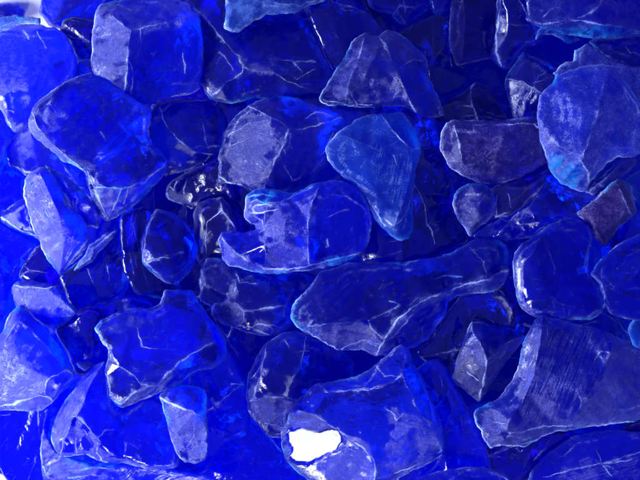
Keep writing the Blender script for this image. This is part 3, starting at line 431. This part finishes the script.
    near = np.full(len(gp), 1e9)
    for l in lines: near = np.minimum(near, segdist(gp, l))
    keep = (near > 2.4) & (gd > 2.6)
    pts = [gp[keep]]
    for l in lines:
        t = np.gradient(l, axis=0) if len(l) > 1 else np.array([[1., 0]]); t /= np.maximum(np.linalg.norm(t, axis=1), 1e-6)[:, None]
        n_ = np.stack([-t[:, 1], t[:, 0]], 1)
        for o in (0, .7, -.7, 1.7, -1.7): pts.append(l+n_*o)
    inn = ob-nrm*1.3
    inner = [inn]
    pts = np.concatenate(pts+inner)
    pts = pts[inside(pts, ob)]; d = segdist(pts, ob, True); pts = pts[d > .7]
    # thin out points closer than 0.6 px
    key = {}; 
    for i, p in enumerate(pts): key.setdefault((round(p[0]/.5), round(p[1]/.5)), i)
    pts = pts[sorted(key.values())]
    nb_ = len(ob)
    allp = np.concatenate([ob, pts])
    V3, E3, F3, _, _, _ = delaunay_2d_cdt([Vector(p) for p in allp], [(i, (i+1) % nb_) for i in range(nb_)], [], 1, 1e-5)
    P3 = np.array([tuple(v) for v in V3]); d3 = segdist(P3, ob, True)
    onb = d3 < 1e-3
    th = top_h(P3, np.where(onb, 0, d3)); th[onb] = 0
    frost_haze = np.full(len(P3), float(ch['frost_haze'])); dust = np.zeros(len(P3)); thin = np.zeros(len(P3)); sk = np.zeros(len(P3)); su = np.zeros(len(P3)); sv = np.zeros(len(P3))
    for poly, amt, soft, *ang in ch['P']:
        poly = np.array(poly, float); pin = inside(P3, poly); pd = segdist(P3, poly, True)
        sd = np.where(pin, pd, -pd)+np.array([nz(p[0], p[1], .12, seed+2)*max(soft, 4)*1.7+nz(p[0], p[1], .4, seed+2)*min(soft, 3)*.8 for p in P3])
        am = np.full(len(P3), amt)
        if ang:                                # brushed: the frosting runs in streaks along this direction
            a_ = math.radians(ang[0]); ca, sa = math.cos(a_), math.sin(a_)
            su = -P3[:, 0]*sa+P3[:, 1]*ca; sv = P3[:, 0]*ca+P3[:, 1]*sa; sk = np.maximum(sk, np.clip(.5+sd/max(soft, .8), 0, 1))
            am = amt*np.array([max(.3, 1+1.2*nz(p[0], p[1], .05, seed+4)) for p in P3])
        else:
            am = amt*np.array([max(.25, 1+1.1*nz(p[0], p[1], .045, seed+4)+.5*nz(p[0], p[1], .16, seed+6)) for p in P3])
        frost_haze = np.maximum(frost_haze, ch['frost_haze']+am*np.clip(.5+sd/max(soft, .8), 0, 1))
    wn = np.array([max(.35, .95+1.5*nz(p[0], p[1], .10, seed+31)) for p in P3])
    sn = np.array([min(1.35, max(.12, .85+1.7*nz(p[0], p[1], .055, seed+33))) for p in P3])
    for l, h, s, o in ridges:
        s = s*sn; dd = segdist(P3, l)/wn; dust = np.maximum(dust, s*1.3*np.exp(-(dd/.6)**2)+s*.14*np.exp(-(dd/5.)**2))
    for l, s in veins:
        s = s*sn; dd = segdist(P3, l)/wn; dust = np.maximum(dust, s*1.25*np.exp(-(dd/.5)**2)+s*.05*np.exp(-(dd/4.)**2))
    ev = np.array([.55+nz(p[0], p[1], .045, seed+7)*.9 for p in P3])
    dust = np.maximum(dust, 1.9*ch['edge']*np.clip(ev*1.2-.1, .15, 1.25)*(np.exp(-(d3/1.0)**2)+.13*np.exp(-(d3/4.5)**2)))
    rw_ = bevel(P3); ri = np.array([max(0, .35+1.6*nz(p[0], p[1], .05, seed+43)) for p in P3])
    dust = np.maximum(dust, ch['edge']*.85*np.minimum(ri, 1)*np.exp(-((d3-rw_)/.9)**2))
    dust = np.minimum(dust, 1.2)
    if ch['tint'] != 'indigo':
        thin = np.maximum(thin, .85*np.exp(-(d3/2.4)**2)*np.clip(np.array([3.2*nz(p[0], p[1], .028, seed+51)-.55 for p in P3]), 0, 1))  # random cyan rim glints painted into the glass colour
    pol = np.zeros(len(P3))
    for poly in ch['M']:
        poly = np.array(poly, float); pin = inside(P3, poly); pd = segdist(P3, poly, True); mc = poly.mean(0)
        if not pin.any(): continue
        pd = pd-np.array([abs(nz(p[0], p[1], .11, 3.3))*3.5+abs(nz(p[0], p[1], .3, 7.7))*1.5 for p in P3]); wgt = np.where(pin, np.clip(pd/1.2, 0, 1), 0); pl = th[pin].mean()+MSX*(P3[:, 0]-mc[0])+MSY*(P3[:, 1]-mc[1])-(sx*(P3[:, 0]-mc[0])+sy*(P3[:, 1]-mc[1]))
        th = th*(1-wgt)+pl*wgt; pol = np.maximum(pol, wgt); dust *= 1-wgt
    for c in ch['cyan']:  # traced cyan highlights, painted into the same attribute
        cxm, cym, rx, ry = (c[0]+c[2])/2, (c[1]+c[3])/2, abs(c[2]-c[0])/2+1, abs(c[3]-c[1])/2+1
        q = ((P3[:, 0]-cxm)/rx)**2+((P3[:, 1]-cym)/ry)**2
        q += np.array([nz(p[0], p[1], .2, seed+1) for p in P3])*.5
        loc = 1. if len(c) > 4 else np.clip(np.exp(-(d3/4.)**2)*1.2+dust*1.4, 0, 1)
        thin = np.maximum(thin, np.clip(1.6-1.1*q, 0, 1)*loc)
    # --- underside mesh shares the silhouette
    st = 7.
    bx, by = np.meshgrid(np.arange(x0, x1, st), np.arange(y0, y1, st)); bpnt = np.stack([bx.ravel(), by.ravel()], 1)+np.array([[rnd.uniform(-2, 2), rnd.uniform(-2, 2)] for _ in range(bx.size)])
    bpnt = bpnt[inside(bpnt, ob)]
    if len(bpnt): bpnt = bpnt[segdist(bpnt, ob, True) > 3]
    ballp = np.concatenate([ob, bpnt]) if len(bpnt) else ob
    V4, E4, F4, _, _, _ = delaunay_2d_cdt([Vector(p) for p in ballp], [(i, (i+1) % nb_) for i in range(nb_)], [], 1, 1e-5)
    P4 = np.array([tuple(v) for v in V4]); d4 = segdist(P4, ob, True); on4 = d4 < 1e-3
    bh = bot_h(P4, np.where(on4, 0, d4))
    pos = {}; verts = []; fr_ = []; du_ = []; th_ = []; po_ = []; st3 = []
    org = np.array(world(c0[0], c0[1], max(0., z0-T)))
    def addv(P, h, f, dd, t, po=0., k3=(0., 0., 0.)):
        st3.append(k3)
        z = z0+h+sx*(P[0]-c0[0])+sy*(P[1]-c0[1])
        verts.append(np.array(world(P[0], P[1], z))-org); fr_.append(f); du_.append(dd); th_.append(t); po_.append(po); return len(verts)-1
    m3 = []
    for i, P in enumerate(P3):
        k = addv(P, th[i], frost_haze[i], dust[i], thin[i], pol[i], (sk[i], su[i], sv[i])); m3.append(k)
        if onb[i]: pos[(round(P[0], 2), round(P[1], 2))] = k
    m4 = []
    for i, P in enumerate(P4):
        kk = (round(P[0], 2), round(P[1], 2))
        if on4[i] and kk in pos: m4.append(pos[kk])
        else: m4.append(addv(P, bh[i], ch['frost_haze']*.5, 0, 0))
    faces = [tuple(m3[j] for j in reversed(f)) for f in F3]; nt_ = len(faces)
    faces += [tuple(m4[j] for j in f) for f in F4]
    me = bpy.data.meshes.new('glass_chunk'); me.from_pydata([tuple(v) for v in verts], [], faces)
    me.polygons.foreach_set('use_smooth', [True]*nt_+[False]*(len(faces)-nt_))
    for nm_, arr in (('frost_haze', fr_), ('dust', du_), ('thin', th_), ('polish', po_), ('streak', [q[0] for q in st3]), ('across', [q[1] for q in st3]), ('along', [q[2] for q in st3])):
        a = me.attributes.new(nm_, 'FLOAT', 'POINT'); a.data.foreach_set('value', np.array(arr, 'f'))
    bm = bmesh.new(); bm.from_mesh(me); bmesh.ops.recalc_face_normals(bm, faces=bm.faces); bm.to_mesh(me); bm.free()
    me.update(); me.materials.append(MATS[ch['tint']])
    ob_ = bpy.data.objects.new('glass_chunk', me); COL.objects.link(ob_); ob_.location = org
    ob_['label'] = ch['label']; ob_['category'] = 'glass chunk'; ob_['group'] = 'blue glass chunks heaped in a pile'
    return ob_

# the heap goes on past the picture on its far, right and near sides
rr_ = random.Random(11)
spots = [(x, -62) for x in range(90, 720, 78)]+[(x+30, -130) for x in range(90, 720, 84)]+[(712, y) for y in range(0, 520, 76)]+[(785, y+30) for y in range(-60, 560, 84)]+[(x, 545) for x in range(60, 700, 78)]+[(x+30, 615) for x in range(60, 720, 84)]
OUTER = []
for (x, y) in spots:
    n_ = rr_.randint(6, 9); a0 = rr_.uniform(0, 6); rx, ry = rr_.uniform(38, 52), rr_.uniform(34, 46)
    OUTER.append(dict(label='blue glass chunk of the outer heap past the edge of the photo', tint=rr_.choice(['mid', 'deep', 'bright', 'mid']), frost_haze=.06,
        out=[(x+rx*math.cos(a0+k*6.283/n_)*rr_.uniform(.8, 1.1), y+ry*math.sin(a0+k*6.283/n_)*rr_.uniform(.8, 1.1)) for k in range(n_)],
        R=[([(x+rr_.uniform(-20, 20), y-28), (x+rr_.uniform(-8, 8), y), (x+rr_.uniform(-20, 20), y+28)], 14, .5)], V=[], P=[], dome=9, T=45, edge=.4, e=(), rip=0, lift=0, sl=None, cyan=(), M=()))
for i, ch in enumerate(OUTER): build(ch, 500+i)
for i, ch in enumerate(CH): build(ch, i)
_T = TOP.reshape(NY, NX)
_seen = sorted({(int(x)//14*14, int(y)//14*14) for y, x in [(r*GS+GY0, c*GS+GX0) for r, c in zip(*np.where(_T == 0))] if 0 <= x < 640 and 0 <= y < 480})
print('BARE', _seen)
print('heap height px', TOP.max(), 'uncovered', int(((TOP.reshape(NY, NX)[100:340, 30:350]) == 0).sum()))

# ------------------------------------------------------------------ table
m = bpy.data.materials.new('white_laminate'); m.use_nodes = True; nt = m.node_tree
b = nt.nodes['Principled BSDF']; b.inputs['Roughness'].default_value = .45
n = nt.nodes.new('ShaderNodeTexNoise'); n.inputs['Scale'].default_value = 60; n.inputs['Detail'].default_value = 6
r = nt.nodes.new('ShaderNodeMapRange'); r.inputs[3].default_value = .80; r.inputs[4].default_value = .86
cc = nt.nodes.new('ShaderNodeCombineColor'); nt.links.new(n.outputs['Fac'], r.inputs[0])
for i in range(3): nt.links.new(r.outputs[0], cc.inputs[i])
nt.links.new(cc.outputs[0], b.inputs['Base Color'])
bm = bmesh.new(); bmesh.ops.create_grid(bm, x_segments=8, y_segments=8, size=.9)
me = bpy.data.meshes.new('table_surface'); bm.to_mesh(me); bm.free(); me.materials.append(m)
t = bpy.data.objects.new('table_surface', me); COL.objects.link(t); t['kind'] = 'structure'

# ------------------------------------------------------------------ light
w = bpy.data.worlds.new('World'); sc.world = w; w.use_nodes = True; nt = w.node_tree
bg = nt.nodes['Background']
tc = nt.nodes.new('ShaderNodeTexCoord'); sx_ = nt.nodes.new('ShaderNodeSeparateXYZ'); nt.links.new(tc.outputs['Generated'], sx_.inputs[0])
mp = nt.nodes.new('ShaderNodeMapRange'); mp.inputs[1].default_value = -.8; mp.inputs[2].default_value = .8; mp.inputs[3].default_value = WL; mp.inputs[4].default_value = WR
nt.links.new(sx_.outputs['X'], mp.inputs[0]); nt.links.new(mp.outputs[0], bg.inputs['Strength'])
bg.inputs['Color'].default_value = (.20, .23, 1., 1)

def area(name, loc, target, size, power, col, sy_=None):
    l = bpy.data.lights.new(name, 'AREA'); l.shape = 'RECTANGLE'; l.size = size; l.size_y = sy_ or size; l.energy = power; l.color = col
    o = bpy.data.objects.new(name, l); COL.objects.link(o); o.location = loc
    o.rotation_euler = (Vector(target)-Vector(loc)).to_track_quat('-Z', 'Y').to_euler(); return o
for a in LAMPS: area(*a)
# the ceiling lamp whose reflection blazes in one polished facet
pb = Vector(world(315, 447, [c['z0'] for c in CH if len(c['M']) == 3][0]+14)); vv = (Vector((0, 0, HC*U))-pb).normalized(); nn = Vector((-MSX, MSY, 1)).normalized()
rr = (2*nn.dot(vv)*nn-vv).normalized()
area('ceiling_lamp', pb+rr*.6, pb, LS, LP, (.93, .96, 1.))
print('lamp dir', rr, 'facet z', [c['z0'] for c in CH if c['M']])

# ------------------------------------------------------------------ camera
cd = bpy.data.cameras.new('camera'); cam = bpy.data.objects.new('camera', cd); COL.objects.link(cam)
cam.location = (0, 0, HC*U); cd.sensor_width = 36; cd.lens = 36*F/640; cd.clip_start = .005; cd.clip_end = 50
sc.camera = cam
sc.view_settings.view_transform = 'Standard'; sc.view_settings.look = 'None'; sc.view_settings.exposure = EXPO; sc.view_settings.gamma = 1
cy = sc.cycles
cy.max_bounces = 9; cy.transmission_bounces = 8; cy.use_adaptive_sampling = True; cy.adaptive_threshold = .05; cy.diffuse_bounces = 4; cy.glossy_bounces = 5; cy.transparent_max_bounces = 8
cy.caustics_refractive = True; cy.caustics_reflective = True; cy.blur_glossy = .5; cy.sample_clamp_indirect = 8
cy.use_denoising = True
